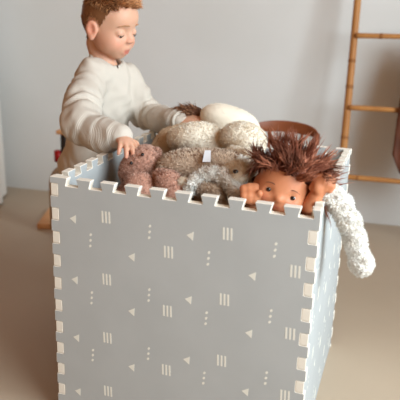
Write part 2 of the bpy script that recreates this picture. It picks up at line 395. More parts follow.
def panel(name, poly, org, ax, ay, an, prints=(), parent=None):
    """poly in (s,z) coordinates, extruded along an by T; outer face grey, rim and bevel white; raised print motifs on the outer face"""
    org, ax, ay, an = map(lambda a: np.array(a, float), (org, ax, ay, an)); b = MB(); pl = rounded(poly); n = len(pl)
    ar = sum(pl[i][0]*pl[(i+1)%n][1]-pl[(i+1)%n][0]*pl[i][1] for i in range(n))
    if ar < 0: pl = pl[::-1]
    P2 = np.array(pl); t0 = np.roll(P2, -1, 0)-np.roll(P2, 1, 0); t0 /= np.linalg.norm(t0, axis=1)[:,None]; nin = np.stack([-t0[:,1], t0[:,0]], 1)
    be = .0011; inner = P2+nin*be
    at = lambda q, d: [org+ax*p[0]+ay*p[1]+an*d for p in q]
    v = at(inner, 0)+at(P2, be)+at(P2, T-be)+at(inner, T)
    f = []; m = []
    for L in range(3):
        for i in range(n): f.append((L*n+i, L*n+(i+1)%n, (L+1)*n+(i+1)%n, (L+1)*n+i)); m.append(1)
    tri = tessellate_polygon([[Vector((p[0], p[1], 0)) for p in inner]])
    for t in tri: f.append(tuple(t)); m.append(0)
    for t in tri: f.append(tuple(3*n+i for i in t)); m.append(0)
    b.v = [tuple(p) for p in v]; b.f = f; b.m = m
    def raised(q):                              # motif polygon, outwards by .25 mm
        k = len(q); vv = at(q, -.00025)+at(q, .0003); b.add(vv, [tuple(range(k))]+[(i, (i+1)%k, k+(i+1)%k, k+i) for i in range(k)], 2)
    for kind, s0, z0 in prints:
        if kind == 't': raised([(s0-.0085, z0+.0005), (s0+.0065, z0-.0105), (s0+.0075, z0+.0100)])
        if kind == 'b':
            for j in (-1,0,1): c = s0+j*.0083; raised([(c-.0022,z0+.0135),(c-.0012,z0-.0135),(c+.0030,z0-.0135),(c+.0020,z0+.0135)])
        if kind == 'd':
            for j in (-1,0,1):
                c = V(s0+j*.0008, z0+j*.0135); raised([(c[0]+.0030*math.cos(a)+.0008*math.sin(a), c[1]+.0036*math.sin(a)) for a in np.linspace(0, 2*math.pi, 11)[:-1]])
    return b.build(name, [M['foam_face'], M['foam_core'], M['print']], parent, smooth=False)
motifs = []
for x, k, zs in ((.030,'t',(.526,.377,.227,.079)),(.0725,'d',(.481,.339,.189,.04)),(.111,'b',(.541,.392,.243,.099)),(.173,'t',(.457,.323,.179,.03)),
                 (.215,'d',(.522,.372,.224,.075)),(.259,'b',(.482,.341,.191,.042)),(.308,'t',(.527,.378,.228,.079)),(.350,'d',(.482,.341,.191,.042)),
                 (.389,'b',(.543,.393,.244,.095)),(.447,'t',(.458,.324,.179,.03)),(.491,'d',(.523,.373,.224,.075)),(.535,'b',(.483,.341,.190,.042))):
    motifs += [(k, x, z) for z in zs]
box = thing('foam_play_box', 'large open box of pale grey interlocking foam tiles full of soft toys', 'toy box', (.275,.3,0))
x0, x1 = -.006, .556
topx = teeth_line(.0285, .0577, 10, .0215, .0315, .0190, x0-TO, x1+TO)
lz = [.589-P*k for k in range(11)]; rz = [.5605-P*k for k in range(10)]
def side_profile(zs, w=.0285):                  # from top to bottom, out=T on teeth, 0 in the notches
    pts = []
    for z in zs:
        pts += [(TO, z+w/2+.0004), (0, z+w/2), (0, max(z-w/2, .0)), (TO, max(z-w/2-.0004, 0.))]
    return pts
poly = [(s, H+o) for s, o in topx]
poly += [(x1+o, z) for o, z in side_profile(rz)] + [(x1+TO, 0), (x0-TO, 0)]
lp = [(x0-o, z) for o, z in side_profile(lz) if z > .004]
poly += lp[::-1]
# drop the first left point duplicates at the top corner
poly = [p for i, p in enumerate(poly) if i == 0 or np.hypot(p[0]-poly[i-1][0], p[1]-poly[i-1][1]) > 3e-4]
panel('front_panel', poly, (0,0,0), (1,0,0), (0,0,1), (0,1,0), motifs, box)
panel('back_panel', poly, (x0+x1,.6,0), (-1,0,0), (0,0,1), (0,-1,0), motifs, box)
def comp(zs, w=.0275):                          # teeth of the side panels: they fill the front panel's notches
    pts = []
    for z in zs:
        lo = max(z-w/2, 0.)
        pts += [(0, z+w/2), (T, z+w/2), (T, lo), (0, lo)]
    return pts
y0, y1 = T, .6-T
for nm, ox, an, fz, bz in (('left_panel', x0-T, 1, lz, rz), ('right_panel', x1+T, -1, rz, lz)):
    top = teeth_line(.0365, .0577, 10, .0215, .0315, .0190, y0+.001, y1-.001)
    pp = [(s, H+o) for s, o in top] + [(y1+o, z) for o, z in comp(bz) if z < H+.01] + [(y1, 0), (y0, 0)] + [(y0-o, z) for o, z in comp(fz) if z < H+.01][::-1]
    pp = [p for i, p in enumerate(pp) if i == 0 or np.hypot(p[0]-pp[i-1][0], p[1]-pp[i-1][1]) > 3e-4]
    mo = [(k, s if an < 0 else .6-s, z) for k, s, z in motifs]
    panel(nm, pp, (ox,0,0), (0,1,0), (0,0,1), (an,0,0), mo, box)
MB().box((x0+.001,T+.001,.0),(x1-.001,.6-T-.001,T), b=.001).build('bottom_panel', M['foam_face'], box, smooth=False)

# ------------------------------------------------------------------ soft toys in the box
RT, UP, OUT = V(.949,.313,.032), V(-.123,.275,.954), V(.290,-.909,.299)   # a right / up / towards-the-room frame for leaning toys
def tilt(a, fwd=OUT):                           # frame turned by a degrees in the right-up plane: columns long axis, depth, short axis
    a = math.radians(a); l = RT*math.cos(a)+UP*math.sin(a); s = -RT*math.sin(a)+UP*math.cos(a); return np.stack([l, -OUT, s], 1)
def bead(name, c, r, parent, m=None, label=None):
    b = MB().ball(c, r, 14); return b.build(name, m or M['dark'], parent, **({'label': label} if label else {}))

# dusty rose bear
rose = thing('plush_bear', 'dusty rose plush bear with two black bead eyes under the child\'s hand', 'soft toy', (.12,.16,.42), 'soft toys in the play box')
hc = V(0.0895,0.2350,0.5960)
F = Field((-.02,.02,.36), (.30,.30,.72), .0035)
F.ell(hc, (.057,.048,.043), tilt(43), k=.02).ell(hc+tilt(43)[:,0]*.022+RT*.004, (.034,.040,.038), tilt(43), k=.02)
plush('head', F, M['rose'], rose, 9000, .0055, .0007)
F = Field((-.02,.0,.30), (.34,.30,.72), .0035)
F.ell(V(0.1462,0.1250,0.5592), (.046,.046,.056), tilt(20), k=.02).ell(V(.15,.14,.46), (.06,.055,.09), k=.03)
plush('body', F, M['rose'], rose, 8000, .0055, .0007)
F = Field((.06,.0,.40), (.36,.26,.70), .0035)
F.chain([V(0.1811,0.1500,0.6009), V(0.2108,0.1250,0.5964), V(0.2316,0.1100,0.5743), V(0.2349,0.1100,0.5362)], [.022,.026,.026,.022], k=.02)
plush('arm', F, M['rose'], rose, 5000, .0055, .0007)
F = Field((-.06,.0,.40), (.2,.4,.70), .0035)
F.chain([V(0.0696,0.2400,0.5465), V(0.0536,0.2200,0.5207)], [.024,.026], k=.02)
plush('arm', F, M['rose'], rose, 1500, .0055, .0007)
for px in (V(0.0885,0.1870,0.6186), V(0.1124,0.2000,0.6395)): bead('eye', px, .0042, rose)
F = Field((.06,.1,.56), (.22,.34,.74), .0035); F.ell(V(0.1309,0.2450,0.6368), (.012,.008,.013), tilt(40))
plush('ear', F, M['rose'], rose, 900, .005, .0006)

# mottled lop-eared rabbit lying across the middle
mo = thing('plush_rabbit', 'mottled beige plush rabbit with shaggy white ears and a satin side tag', 'soft toy', (.28,.24,.44), 'soft toys in the play box')
F = Field((.05,.06,.36), (.48,.42,.72), .004)
F.ell(V(0.2341,0.2500,0.6048), (.098,.07,.050), tilt(-2), k=.03).ell(V(0.3185,0.2400,0.6142), (.07,.06,.045), tilt(-10), k=.03).ell(V(.26,.26,.50), (.12,.08,.09), k=.03)
plush('body', F, M['mott'], mo, 17000, .0065, .0008)
F = Field((.25,.02,.42), (.48,.3,.72), .0035)
F.ell(V(0.3636,0.1550,0.6211), (.040,.045,.038), tilt(-20), k=.02).ell(V(0.3834,0.1120,0.6388), (.022,.024,.020), k=.02)
plush('head', F, M['cream'], mo, 3500, .008, .0006, curl=.7)
def shaggy(name, pts, rad, parent, n, length, lab=None, comb=(0,0,-1), cw=.5, lump=.004):
    pts = np.array(pts); F = Field(pts.min(0)-.06, pts.max(0)+.06, .0035).chain(pts, rad, k=.012)
    return plush(name, F, M['shag'], parent, n, length, .0012, curl=.7, lump=lump, lumpwl=.02, comb=np.array(comb, float), combw=cw, **({'label': lab} if lab else {}))
shaggy('ear', [V(0.2684,0.1000,0.5935), V(0.2763,0.1100,0.6105), V(0.2938,0.1200,0.6252), V(0.3193,0.1200,0.6340), V(0.3441,0.1150,0.6312), V(0.3671,0.1000,0.6218), V(0.3854,0.0850,0.6077), V(0.3948,0.0800,0.5831)],
       [.010,.012,.012,.012,.012,.013,.014,.012], mo, 3600, .009, 'shaggy white lop ear')
shaggy('ear', [V(0.3520,0.2200,0.6471), V(0.3819,0.1700,0.6429), V(0.3932,0.1200,0.6288), V(0.3977,0.0900,0.6055)], [.010,.013,.013,.012], mo, 2200, .010, 'shaggy white lop ear')
F = Field((.1,.02,.40), (.40,.24,.68), .0035); F.chain([V(0.2947,0.1200,0.6007), V(0.3288,0.1100,0.5913), V(0.3467,0.1000,0.5685)], [.022,.022,.02], k=.015)
plush('front_leg', F, M['mott'], mo, 3500, .006, .0007)
F = Field((.1,.02,.48), (.36,.24,.68), .003); F.chain([V(0.2483,0.1150,0.6070), V(0.2423,0.1200,0.5824), V(0.2421,0.1300,0.5457)], [.013,.014,.016], k=.012)
plush('paw', F, M['cream'], mo, 1500, .005, .0006)
bead('eye', V(0.3751,0.0940,0.6524), (.0062,.0045,.0045), mo)
tg = MB(); a, b_ = V(0.2834,0.1760,0.6448), V(0.2774,0.2000,0.6665)
w = nrm(RT)*.0105; nn = nrm(np.cross(w, b_-a))*.0009
q = [a-w*.9, a+w*.9, b_+w*.75, b_-w*.6]; tg.add([p-nn for p in q]+[p+nn for p in q], [(0,1,2,3),(7,6,5,4),(0,4,5,1),(1,5,6,2),(2,6,7,3),(3,7,4,0)])
tg.build('care_tag', M['tag'], mo, label='white satin care tag', smooth=False)

# cream lamb on top
la = thing('plush_lamb', 'big cream curly plush lamb lying in two fat lobes on the pile', 'soft toy', (.26,.36,.52), 'soft toys in the play box')
F = Field((.08,.22,.48), (.46,.5,.80), .004)
F.ell(V(0.1980,0.3600,0.6608), (.068,.05,.0385), tilt(4), k=.012).ell(V(0.1334,0.3700,0.6473), (.02,.04,.028), tilt(4), k=.02).ell(V(0.2616,0.3800,0.6284), (.09,.05,.04), tilt(-4), k=.02).ell(V(.27,.40,.575), (.1,.07,.06), k=.03)
plush('body', F, M['cream'], la, 13000, .0055, .0008, curl=.8, lump=.0008, lumpwl=.018)
F = Field((.2,.18,.48), (.48,.5,.80), .004)
F.ell(V(0.3242,0.3500,0.6697), (.059,.05,.043), tilt(-8), k=.02).ell(V(0.3507,0.3200,0.6552), (.035,.03,.026), tilt(-20), k=.02)
plush('haunch', F, M['cream'], la, 8000, .0055, .0008, curl=.8, lump=.0008, lumpwl=.018)
F = Field((.2,.14,.5), (.48,.4,.76), .004); F.chain([V(0.3131,0.2900,0.6450), V(0.3709,0.2400,0.6520), V(0.3979,0.2100,0.6448)], [.018,.018,.014], k=.01)
plush('leg', F, M['cream'], la, 2500, .0055, .0007, curl=.8)

# tan plush tucked at the left
tn = thing('soft_toy', 'plain tan plush toy wedged between the rose bear and the cream lamb', 'soft toy', (.10,.42,.44), 'soft toys in the play box')
F = Field((-.02,.25,.36), (.30,.56,.76), .004)
F.chain([V(0.0793,0.4000,0.6026), V(0.1006,0.4200,0.6260), V(0.1308,0.4400,0.6504)], [.026,.032,.027], k=.03).ell(V(.10,.43,.52), (.07,.08,.10), k=.04).chain([V(.1,.43,.45), V(.16,.42,.40)], [.05,.04], k=.03)
plush('body', F, M['tan'], tn, 9000, .005, .0008)

# rag doll lying at the back, brown haired, in a pale romper
rd = thing('rag_doll', 'rag doll lying face down with brown hair and pale cream romper', 'doll', (.2,.5,.50), 'soft toys in the play box')
F = Field((.06,.42,.46), (.44,.60,.82), .004)
F.ell(V(0.2458,0.5150,0.6816), (.076,.05,.040), tilt(-13), k=.03).ell(V(0.2014,0.5150,0.6947), (.042,.04,.026), tilt(-5), k=.03).ell(V(.25,.51,.62), (.10,.055,.07), k=.03)
plush('romper', F, M['palecloth'], rd, 3500, .0035, .0006, smooth=3)
F = Field((.06,.42,.56), (.26,.60,.80), .0035); hd = V(0.1191,0.5350,0.6788)
F.ell(hd, (.046,.034,.031), tilt(-5), k=.02); v, f = F.surf(); v = relax(v, f, 2)
link('head', meshof('head', v, f), M['palecloth'], rd)
p, n = sample(v, f, 2600); n2 = nrm(UP*1.0+OUT*.35); mk = (n@n2 > -.15); p, n = p[mk], n[mk]
d = n*.35+np.tile(-RT*1.0-UP*.05, (len(p),1))+rng.normal(size=p.shape)*.25
cc = np.array([srgb(132,90,62), srgb(98,62,42), srgb(174,128,96)])[rng.integers(0, 3, len(p))]
hv = strands(p-n*.003, d, .026, .0014, comb=np.tile(-UP+OUT*.3, (len(p),1)), combw=.6, curl=.3, seg=3, col=cc)
base = (v+vnormals(v, f)*.0025, f, np.tile(srgb(92,58,40), (len(v),1))); kp = ((v-hd)@n2 > -.006)
fk = f[kp[f].all(1)]
link('hair', meshof('hair', base[0], fk, col=base[2], extra=hv), M['raghair'], rd)

# white long-limbed shaggy toy: one arm hangs over the right rim
sh = thing('plush_toy', 'white shaggy long-armed plush with one arm hanging over the right rim', 'soft toy', (.44,.26,.40), 'soft toys in the play box')
shaggy('body', [V(.42,.28,.46), V(.44,.26,.56)], [.09,.075], sh, 5000, .014)
shaggy('arm', [V(.46,.22,.575), V(.515,.135,.60), V(0.5635,0.1000,0.6170), V(0.5828,0.0900,0.6245), V(0.6053,0.0880,0.6063), V(0.6246,0.0880,0.5761), V(0.6408,0.0900,0.5357), V(0.6580,0.0900,0.4888), V(0.6612,0.0900,0.4779)],
       [.028,.025,.020,.0185,.019,.0185,.0185,.0185,.0165], sh, 15000, .0085, lump=.0025)
shaggy('arm', [V(.39,.30,.56), V(.385,.24,.575), V(.38,.19,.57)], [.026,.024,.02], sh, 1500, .012)

# brown doll with wild hair looking over the front rim
rng = np.random.default_rng(21)
dl = thing('baby_doll', 'brown-skinned doll with wild dark brown hair peering over the front rim', 'doll', (.49,.10,.34), 'soft toys in the play box')
Hc = V(0.4818,0.0880,0.6322); f_ = nrm(V(.111,-.977,.033)); u_ = V(.26,.12,.96); Bd = basis(f_, u_)
lo = lambda x, y, z: Hc+Bd@V(x, y, z)
F = Field(Hc-.09, Hc+.09, .0024)
F.ell(lo(-.008,0,.014), (.052,.056,.052), Bd, k=.02).ell(lo(.008,0,-.018), (.044,.053,.036), Bd, k=.025)
for s in (-1,1):
    F.ell(lo(.028,s*.028,-.024), (.020,.020,.017), Bd, k=.014)
    F.ell(lo(-.004,s*.057,-.010), (.010,.006,.014), Bd, k=.006).ell(lo(.003,s*.062,-.009), (.005,.004,.008), Bd, k=.004, sub=True)
    F.ell(lo(.055,s*.0265,-.0035), (.010,.009,.0065), Bd, k=.010, sub=True)
F.ell(lo(.051,0,-.0145), (.0085,.0085,.0075), Bd, k=.008).ell(lo(.046,0,-.036), (.010,.016,.010), Bd, k=.012)
F.cap(lo(.062,-.010,-.0305), lo(.062,.010,-.0305), .0022, k=.006, sub=True)
v, f = F.surf(); v = relax(v, f, 2); q = (v-Hc)@Bd; c = np.tile(srgb(200,130,92), (len(v),1))
for s in (-1,1):
    g = np.exp(-(((q[:,1]-s*.03)/.014)**2+((q[:,2]+.024)/.012)**2))*(q[:,0] > 0); c = c*(1-g[:,None]*.45)+np.array(srgb(206,112,84))*g[:,None]*.45
g = np.exp(-((q[:,1]/.011)**2+((q[:,2]+.031)/.0035)**2))*(q[:,0] > .03); c = c*(1-g[:,None]*.8)+np.array(srgb(158,76,62))*g[:,None]*.8
link('head', meshof('head', v, f, col=c), M['vinyl'], dl)
for s in (-1,1):
    e = MB().ball(lo(.0405,s*.0265,-.0035), (.0060,.0058,.0040), 16, Bd, 0).ball(lo(.0445,s*.0262,-.0038), (.0034,.0050,.0046), 14, Bd, 1)
    e.build('eye', [M['eyewhite'], M['dark']], dl)
    pts = [lo(.0475-.002*abs(t),s*(.0265+t*.010),.0095+.003*(1-t*t)-.001*t) for t in np.linspace(-1, 1, 7)]
    MB().tube(pts, [.0004,.0006,.0008,.0008,.0008,.0006,.0003], 6).build('eyebrow', M['lash'], dl)
sv = v; sf = f
p, n = sample(sv, sf, 14000); q = (p-Hc)@Bd
hl = q[:,2] > (.024+.012*np.clip(q[:,0]/.05, -2, 1)+np.abs(q[:,1])*-.10)
back = q[:,0] < -.014; mk = (hl & (q[:,0] > -.014) & (q[:,2] > .031-.25*np.abs(q[:,1]))) | (back & (q[:,2] > -.035)); p, n, q = p[mk], n[mk], q[mk]
k = min(len(p), 3400); p, n, q = p[:k], n[:k], q[:k]
G = 120; gi = rng.choice(k, G, replace=False); near = np.argmin(((p[:,None,:]-p[gi][None])**2).sum(2), 1)
gl = .052+.030*rng.random(G); gq = q[gi]; gl[gq[:,0] > .012] *= .75; gl[gq[:,2] < .0] *= .6
gd = n[gi]*1.0+Bd[:,2]*.40+rng.normal(size=(G,3))*.5; gc = rng.normal(size=(G,3))*1.25+np.array([0,0,-.5]); gd[gq[:,0] > .012] += UP*.10; gc[gq[:,0] > .012] = gc[gq[:,0] > .012]*.5+UP*.35+Bd[:,1]*(gq[gq[:,0] > .012][:,1:2]/.05)*.6; gd[(gq[:,1] < -.01) & (gq[:,2] < .03)] += UP*.5
gl = gl*(1-.12*np.clip(-gq[:,1]/.05, 0, 1)+.12*np.clip(gq[:,1]/.05, 0, 1)); gd = gd+Bd[:,1]*(gq[:,1]/.05)[:,None]*.35; L = gl[near]*rng.uniform(.8, 1.1, k); d = gd[near]+rng.normal(size=p.shape)*.10; tuft = gc[near]
p = p+(p[gi][near]-p)*.25
pal = np.array([srgb(88,42,31), srgb(120,64,48), srgb(66,33,26), srgb(160,100,76)])
cc = pal[rng.integers(0, 4, G)][near]
hv = strands(p-n*.002, d, L, .0018, comb=tuft, combw=1.25, curl=.28, seg=5, col=cc, tip=srgb(168,106,80))
kp = ((sv-Hc)@Bd); keep = ((kp[:,2] > .041-.2*np.abs(kp[:,1])) & (kp[:,0] > -.014)) | ((kp[:,0] <= -.014) & (kp[:,2] > -.03)); fk = sf[keep[sf].all(1)]
link('hair', meshof('hair', sv+vnormals(sv, sf)*.002, fk, col=np.tile(srgb(88,44,32), (len(sv),1)), extra=hv), M['dollhair'], dl)
F = Field((.36,.05,.30), (.6,.26,.62), .004); F.ell(V(.49,.13,.50), (.055,.045,.08), k=.02).cap(V(.49,.12,.57), V(.49,.105,.60), .028, k=.02)
v, f = F.surf(); link('torso', meshof('torso', v, relax(v, f, 2) if 0 else f, col=np.tile(srgb(198,128,90), (len(v),1))), M['vinyl'], dl)
def fist(F, c, up_, out, side, s=1.0):
    """closed toddler-doll fist: palm pad, four curled fingers with knuckles on top, thumb across the side"""
    up_, out, side = nrm(up_), nrm(out), nrm(side)
    F.ell(c, (.0190*s,.0165*s,.0230*s), np.stack([side, out, up_], 1), k=.006)
    for i in range(4):
        o = side*(.0145-.0096*i)*s; r = (.0062,.0067,.0066,.0058)[i]*s
        a = c+o+up_*.015*s-out*.004*s; b = c+o+up_*(.0165+.002*(i in (1,2)))*s+out*.009*s; d = c+o+up_*.004*s+out*.0145*s; e = c+o-up_*.006*s+out*.012*s
        F.chain([a,b,d,e], [r*1.0,r*1.04,r*1.0,r*.9], k=.0050)
    F.chain([c+side*.016*s-up_*.010*s, c+side*.0185*s+up_*.004*s+out*.008*s, c+side*.012*s+up_*.008*s+out*.021*s], [.0075*s,.007*s,.006*s], k=.003)
skin = lambda v: np.tile(srgb(200,130,92), (len(v),1))
lh = V(0.4235,0.0520,0.6106)
F = Field((.38,.015,.48), (.52,.18,.70), .0022)
F.chain([V(.455,.13,.545), V(0.4239,0.0600,0.5884), V(0.4222,0.0580,0.6065)], [.024,.021,.0165], k=.012); fist(F, lh, UP-OUT*.2, OUT, RT, 1.22)
v, f = F.surf(); v = relax(v, f, 1, .3); link('arm', meshof('arm', v, f, col=skin(v)), M['vinyl'], dl)
rh = V(0.5623,0.0750,0.6476)
F = Field((.46,.015,.48), (.60,.20,.72), .0022)
F.chain([V(.53,.13,.545), V(0.5459,0.0750,0.5979), V(0.5534,0.0730,0.6234)], [.024,.020,.0165], k=.012); fist(F, rh, UP*.9+RT*.35, OUT*.8+RT*.4, -RT+UP*.4, .98)
v, f = F.surf(); v = relax(v, f, 1, .3); link('arm', meshof('arm', v, f, col=skin(v)), M['vinyl'], dl)

# ------------------------------------------------------------------ the child
def rot(v, ax, deg): return np.array(Matrix.Rotation(math.radians(deg), 3, Vector(ax)) @ Vector(v))
def hand(F, W, d, n, th, curls, s=1., spread=(9,3,-3,-9), thumb=(35,25)):
    """wrist W, palm direction d, back-of-hand normal n, th = direction of the thumb side; five fingers, each three bent segments"""
    d = nrm(d); th = nrm(th-d*(th@d)); n = nrm(n-d*(n@d)-th*(n@th)); ax = np.cross(d, n); tips = []
    if np.cross(ax, d)@n < 0: ax = -ax
    pc = W+d*.024*s
    F.ell(pc+d*.002, (.030*s,.0225*s,.0115*s), np.stack([d, th, n], 1), k=.008)
    for i in range(4):
        L = (.042,.047,.043,.034)[i]*s; r = (.0064,.0066,.0063,.0056)[i]*s
        k0 = W+d*(.045,.048,.046,.040)[i]*s+th*(.0175,.006,-.0055,-.0165)[i]*s
        dd = rot(d, n, 0); dd = nrm(d+th*math.tan(math.radians(spread[i]))); p = k0; pts = [W+d*.02*s+th*(.012,.004,-.004,-.011)[i]*s, k0]
        for j, fr in enumerate((.45,.30,.25)):
            q = rot(dd, ax, -curls[i][j]); q = q if (q@-n) >= (dd@-n)-1e-9 else rot(dd, ax, curls[i][j])
            dd = q; p = p+dd*L*fr; pts.append(p)
        F.chain(pts, [r*1.05,r*1.08,r,r*.95,r*.82], k=.0026); tips.append((pts[-1], nrm(pts[-1]-pts[-2])))
    b = W+d*.012*s+th*.016*s-n*.004*s; m = b+nrm(th*.75+d*.75-n*.2)*.022*s; e = m+nrm(th*.2+d*1.0-n*.25)*.019*s; t2 = e+nrm(d-n*.3)*.012*s
    F.chain([b, m, e, t2], [.0095*s,.0085*s,.0072*s,.006*s], k=.004)
    return tips
kid = thing('person', 'small child in a cream knit sweater standing behind the box, hand on the rose bear', 'person', (-.19,.56,0))
HC = V(-0.1443,0.5500,0.9305)
hf = nrm(V(.95,-.19,-.25)); Bh = basis(hf, V(.03,-.05,1)); hl_ = lambda x, y, z: HC+Bh@V(x, y, z)
F = Field((-.42,.10,-.012), (.20,.76,1.04), .0031)
F.ell(hl_(-.005,0,.020), (.078,.069,.077), Bh, k=.02).ell(hl_(.024,0,-.028), (.056,.052,.058), Bh, k=.025)
F.ell(hl_(.044,0,.030), (.040,.052,.042), Bh, k=.02)
F.ell(hl_(.044,0,-.072), (.027,.027,.021), Bh, k=.022)
for s in (-1,1):
    F.ell(hl_(.046,s*.031,-.042), (.028,.024,.025), Bh, k=.02).ell(hl_(.020,s*.037,-.050), (.026,.014,.022), Bh, k=.02)
    F.ell(hl_(.083,s*.031,-.006), (.014,.014,.010), Bh, k=.016, sub=True)
    F.ell(hl_(.0635,s*.030,-.009), (.0135,.0145,.0125), Bh, k=.003)
    Be = Bh@np.array(Matrix.Rotation(-s*math.radians(20), 3, 'Z'))@np.array(Matrix.Rotation(math.radians(-12), 3, 'Y'))
    F.ell(hl_(-.002,s*.0735,-.016), (.0175,.0085,.0255), Be, k=.005).ell(hl_(.003,s*.0815,-.013), (.0095,.0075,.0165), Be, k=.004, sub=True)
    F.ell(hl_(.002,s*.074,-.038), (.008,.006,.009), Be, k=.006)
F.cap(hl_(.074,0,-.006), hl_(.088,0,-.0255), .0060, .0082, k=.010)
for s in (-1,1): F.ell(hl_(.083,s*.0085,-.0290), (.0075,.0062,.006), Bh, k=.005).ell(hl_(.088,s*.0055,-.0350), (.0030,.0026,.003), Bh, k=.002, sub=True)
lipx = lambda y: .0760-.0085*(y/.015)**2
F.ell(hl_(.068,0,-.056), (.014,.020,.014), Bh, k=.012)
for a, b in ((-.014,0), (0,.014)): F.cap(hl_(lipx(a),a,-.0560-.0015*(a != 0)), hl_(lipx(b),b,-.0560-.0015*(b != 0)), .0038, k=.004)
F.cap(hl_(.0745,-.0085,-.0670), hl_(.0745,.0085,-.0670), .0045, k=.004)
F.cap(hl_(.0815,-.009,-.0615), hl_(.0815,.009,-.0615), .0024, k=.003, sub=True)
nb = V(-0.1611,0.5550,0.8133)
F.chain([hl_(-.022,0,-.035), hl_(-.026,0,-.070), nb-V(0,0,.02)], [.036,.0325,.040], k=.012)
tf = nrm(V(.88,-.47,0)); tl = nrm(V(.47,.88,0)); Bt = np.stack([tf, tl, V(0,0,1)], 1)
ch = V(-0.1649,0.5600,0.7144); be = V(-0.1924,0.5700,0.5739); pv = V(-.205,.57,.445)
Rs = V(-.164,.48,.783); Re = V(-0.1100,0.3100,0.6705); Rw = V(0.0278,0.2620,0.6642)
Ls = V(-.126,.622,.762); Le = V(-0.0638,0.6400,0.6557); Lw = V(0.0997,0.5000,0.6712)
F.ell(ch, (.058,.078,.085), Bt, k=.03).ell(be, (.062,.072,.09), Bt, k=.03).ell(pv, (.062,.074,.055), Bt, k=.03)
F.chain([nb-V(0,0,.03), Rs, Re, Rw], [.03,.032,.027,.0185], k=.015).chain([nb-V(0,0,.03), Ls, Le, Lw], [.03,.032,.027,.0185], k=.015)
legs = [([V(-.228,.512,.42), V(-.205,.505,.235), V(-.222,.50,.055)]), ([V(-.178,.628,.42), V(-.155,.63,.235), V(-.172,.635,.055)])]
for L in legs:
    F.chain(L, [.052,.040,.027], k=.02); a = L[2]
    F.chain([a+V(-.018,0,-.026), a+V(.05,-.008,-.030), a+V(.092,-.012,-.036)], [.026,.024,.016], k=.012)
tR = hand(F, Rw, V(.66,-.72,-.22), V(.198,-.09,.97), V(.72,.69,-.08), [(14,22,16),(10,22,16),(12,24,18),(18,26,20)], .98, (12,3,-6,-16))
tL = hand(F, Lw, V(.96,-.05,.18), V(-.15,-.35,.9), V(-.1,-.9,-.35), [(14,18,12),(16,20,14),(18,22,16),(20,24,18)], 1.0)
v, f = F.surf(); v = relax(v, f, 1, .35)
q = (v-HC)@Bh; c = np.tile(srgb(214,166,139), (len(v),1))
def blush(c, g, col, a): g = np.clip(g, 0, 1)[:,None]*a; return c*(1-g)+np.array(col)*g
hd_ = (q[:,2] > -.12) & (v[:,2] > .8)
for s in (-1,1):
    c = blush(c, hd_*np.exp(-(((q[:,1]-s*.036)/.022)**2+((q[:,2]+.040)/.020)**2))*(q[:,0] > 0), srgb(226,152,128), .55)
    c = blush(c, hd_*np.exp(-(((q[:,1]-s*.078)/.012)**2+((q[:,0]+.002)/.02)**2+((q[:,2]+.014)/.026)**2)), srgb(204,116,90), .7)
c = blush(c, hd_*np.exp(-((q[:,1]/.012)**2+((q[:,2]+.027)/.008)**2))*(q[:,0] > .07), srgb(224,150,126), .5)
c = blush(c, hd_*np.exp(-((q[:,1]/.0135)**4+((q[:,2]+.0613)/.0085)**4))*(q[:,0] > .064), srgb(192,104,92), .85)
for T_, D_ in tR+tL: c = blush(c, np.exp(-(np.linalg.norm(v-T_, axis=1)/.014)**2), srgb(226,150,128), .5)
link('body', meshof('body', v, f, col=c), M['skin'], kid)
# nails
for T_, D_ in tR:
    pass
# eyes, lashes, brows
for s in (-1,1):
    E = hl_(.0635,s*.030,-.009); fo = rot(V(1,0,0), V(0,0,1), s*14)
    def on(az, el, r): dv = rot(rot(V(1,0,0), V(0,1,0), -el), V(0,0,1), az+s*14); return E+Bh@(dv*V(.0137,.0147,.0127)*r)
    pts = [on(t*50, -27+11*t*t, 1.04) for t in np.linspace(-1, 1, 9)]
    MB().tube(pts, [.0005,.0009,.0011,.0012,.0012,.0012,.0011,.0009,.0005], 6).build('eyelash', M['lash'], kid)
    MB().ball(E+Bh@V(.0009,0,-.0034), (.0118,.0118,.0108), 18, Bh, 0).ball(on(0,-44,.90), (.0042,.0046,.0042), 12, Bh, 1).build('eye', [M['eyewhite'], M['iris']], kid)
    pts = []
    for t in np.linspace(-1, 1, 9):
        yy, zz = s*(.030+t*.0165), .0125+.0045*(1-t*t)-.003*t; nr = (np.abs(q[:,1]-yy) < .004) & (np.abs(q[:,2]-zz) < .004) & (q[:,0] > .02)
        pts.append(hl_(q[nr][:,0].max()+.0002 if nr.any() else .07, yy, zz))
    MB().tube(pts, [.0008,.0016,.0022,.0023,.0022,.0019,.0015,.0011,.0006], 6).build('eyebrow', M['brow'], kid)
# hair
hm = (v[:,2] > .8)
lim = np.interp(q[:,0], [-.06,-.032,-.022,.010,.018,.028,.040,.053,.08], [-.056,-.050,.018,.018,-.004,.016,.048,.058,.062])
lim = lim+.004*wob(v, .02)
earzone = (np.abs(q[:,1]) > .0745) & (q[:,0] > -.037) & (q[:,0] < .020) & (q[:,2] < .022)
hr = hm & (q[:,2] > lim) & ~earzone
nv = vnormals(v, f); fk = f[hr[f].all(1)]
used = np.unique(fk); mp = -np.ones(len(v), int); mp[used] = np.arange(len(used)); sv = v[used]+nv[used]*.0035; sf = mp[fk]
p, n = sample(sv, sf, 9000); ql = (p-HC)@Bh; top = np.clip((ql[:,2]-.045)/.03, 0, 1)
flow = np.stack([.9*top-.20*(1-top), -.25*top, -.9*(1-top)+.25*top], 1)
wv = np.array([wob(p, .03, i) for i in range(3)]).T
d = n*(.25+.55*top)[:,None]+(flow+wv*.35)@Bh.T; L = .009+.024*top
pal = np.array([srgb(150,100,62), srgb(176,120,76), srgb(128,82,50), srgb(200,146,98)]); cc = pal[rng.integers(0, 4, len(p))]; cc = cc*(.88+.5*top)[:,None]
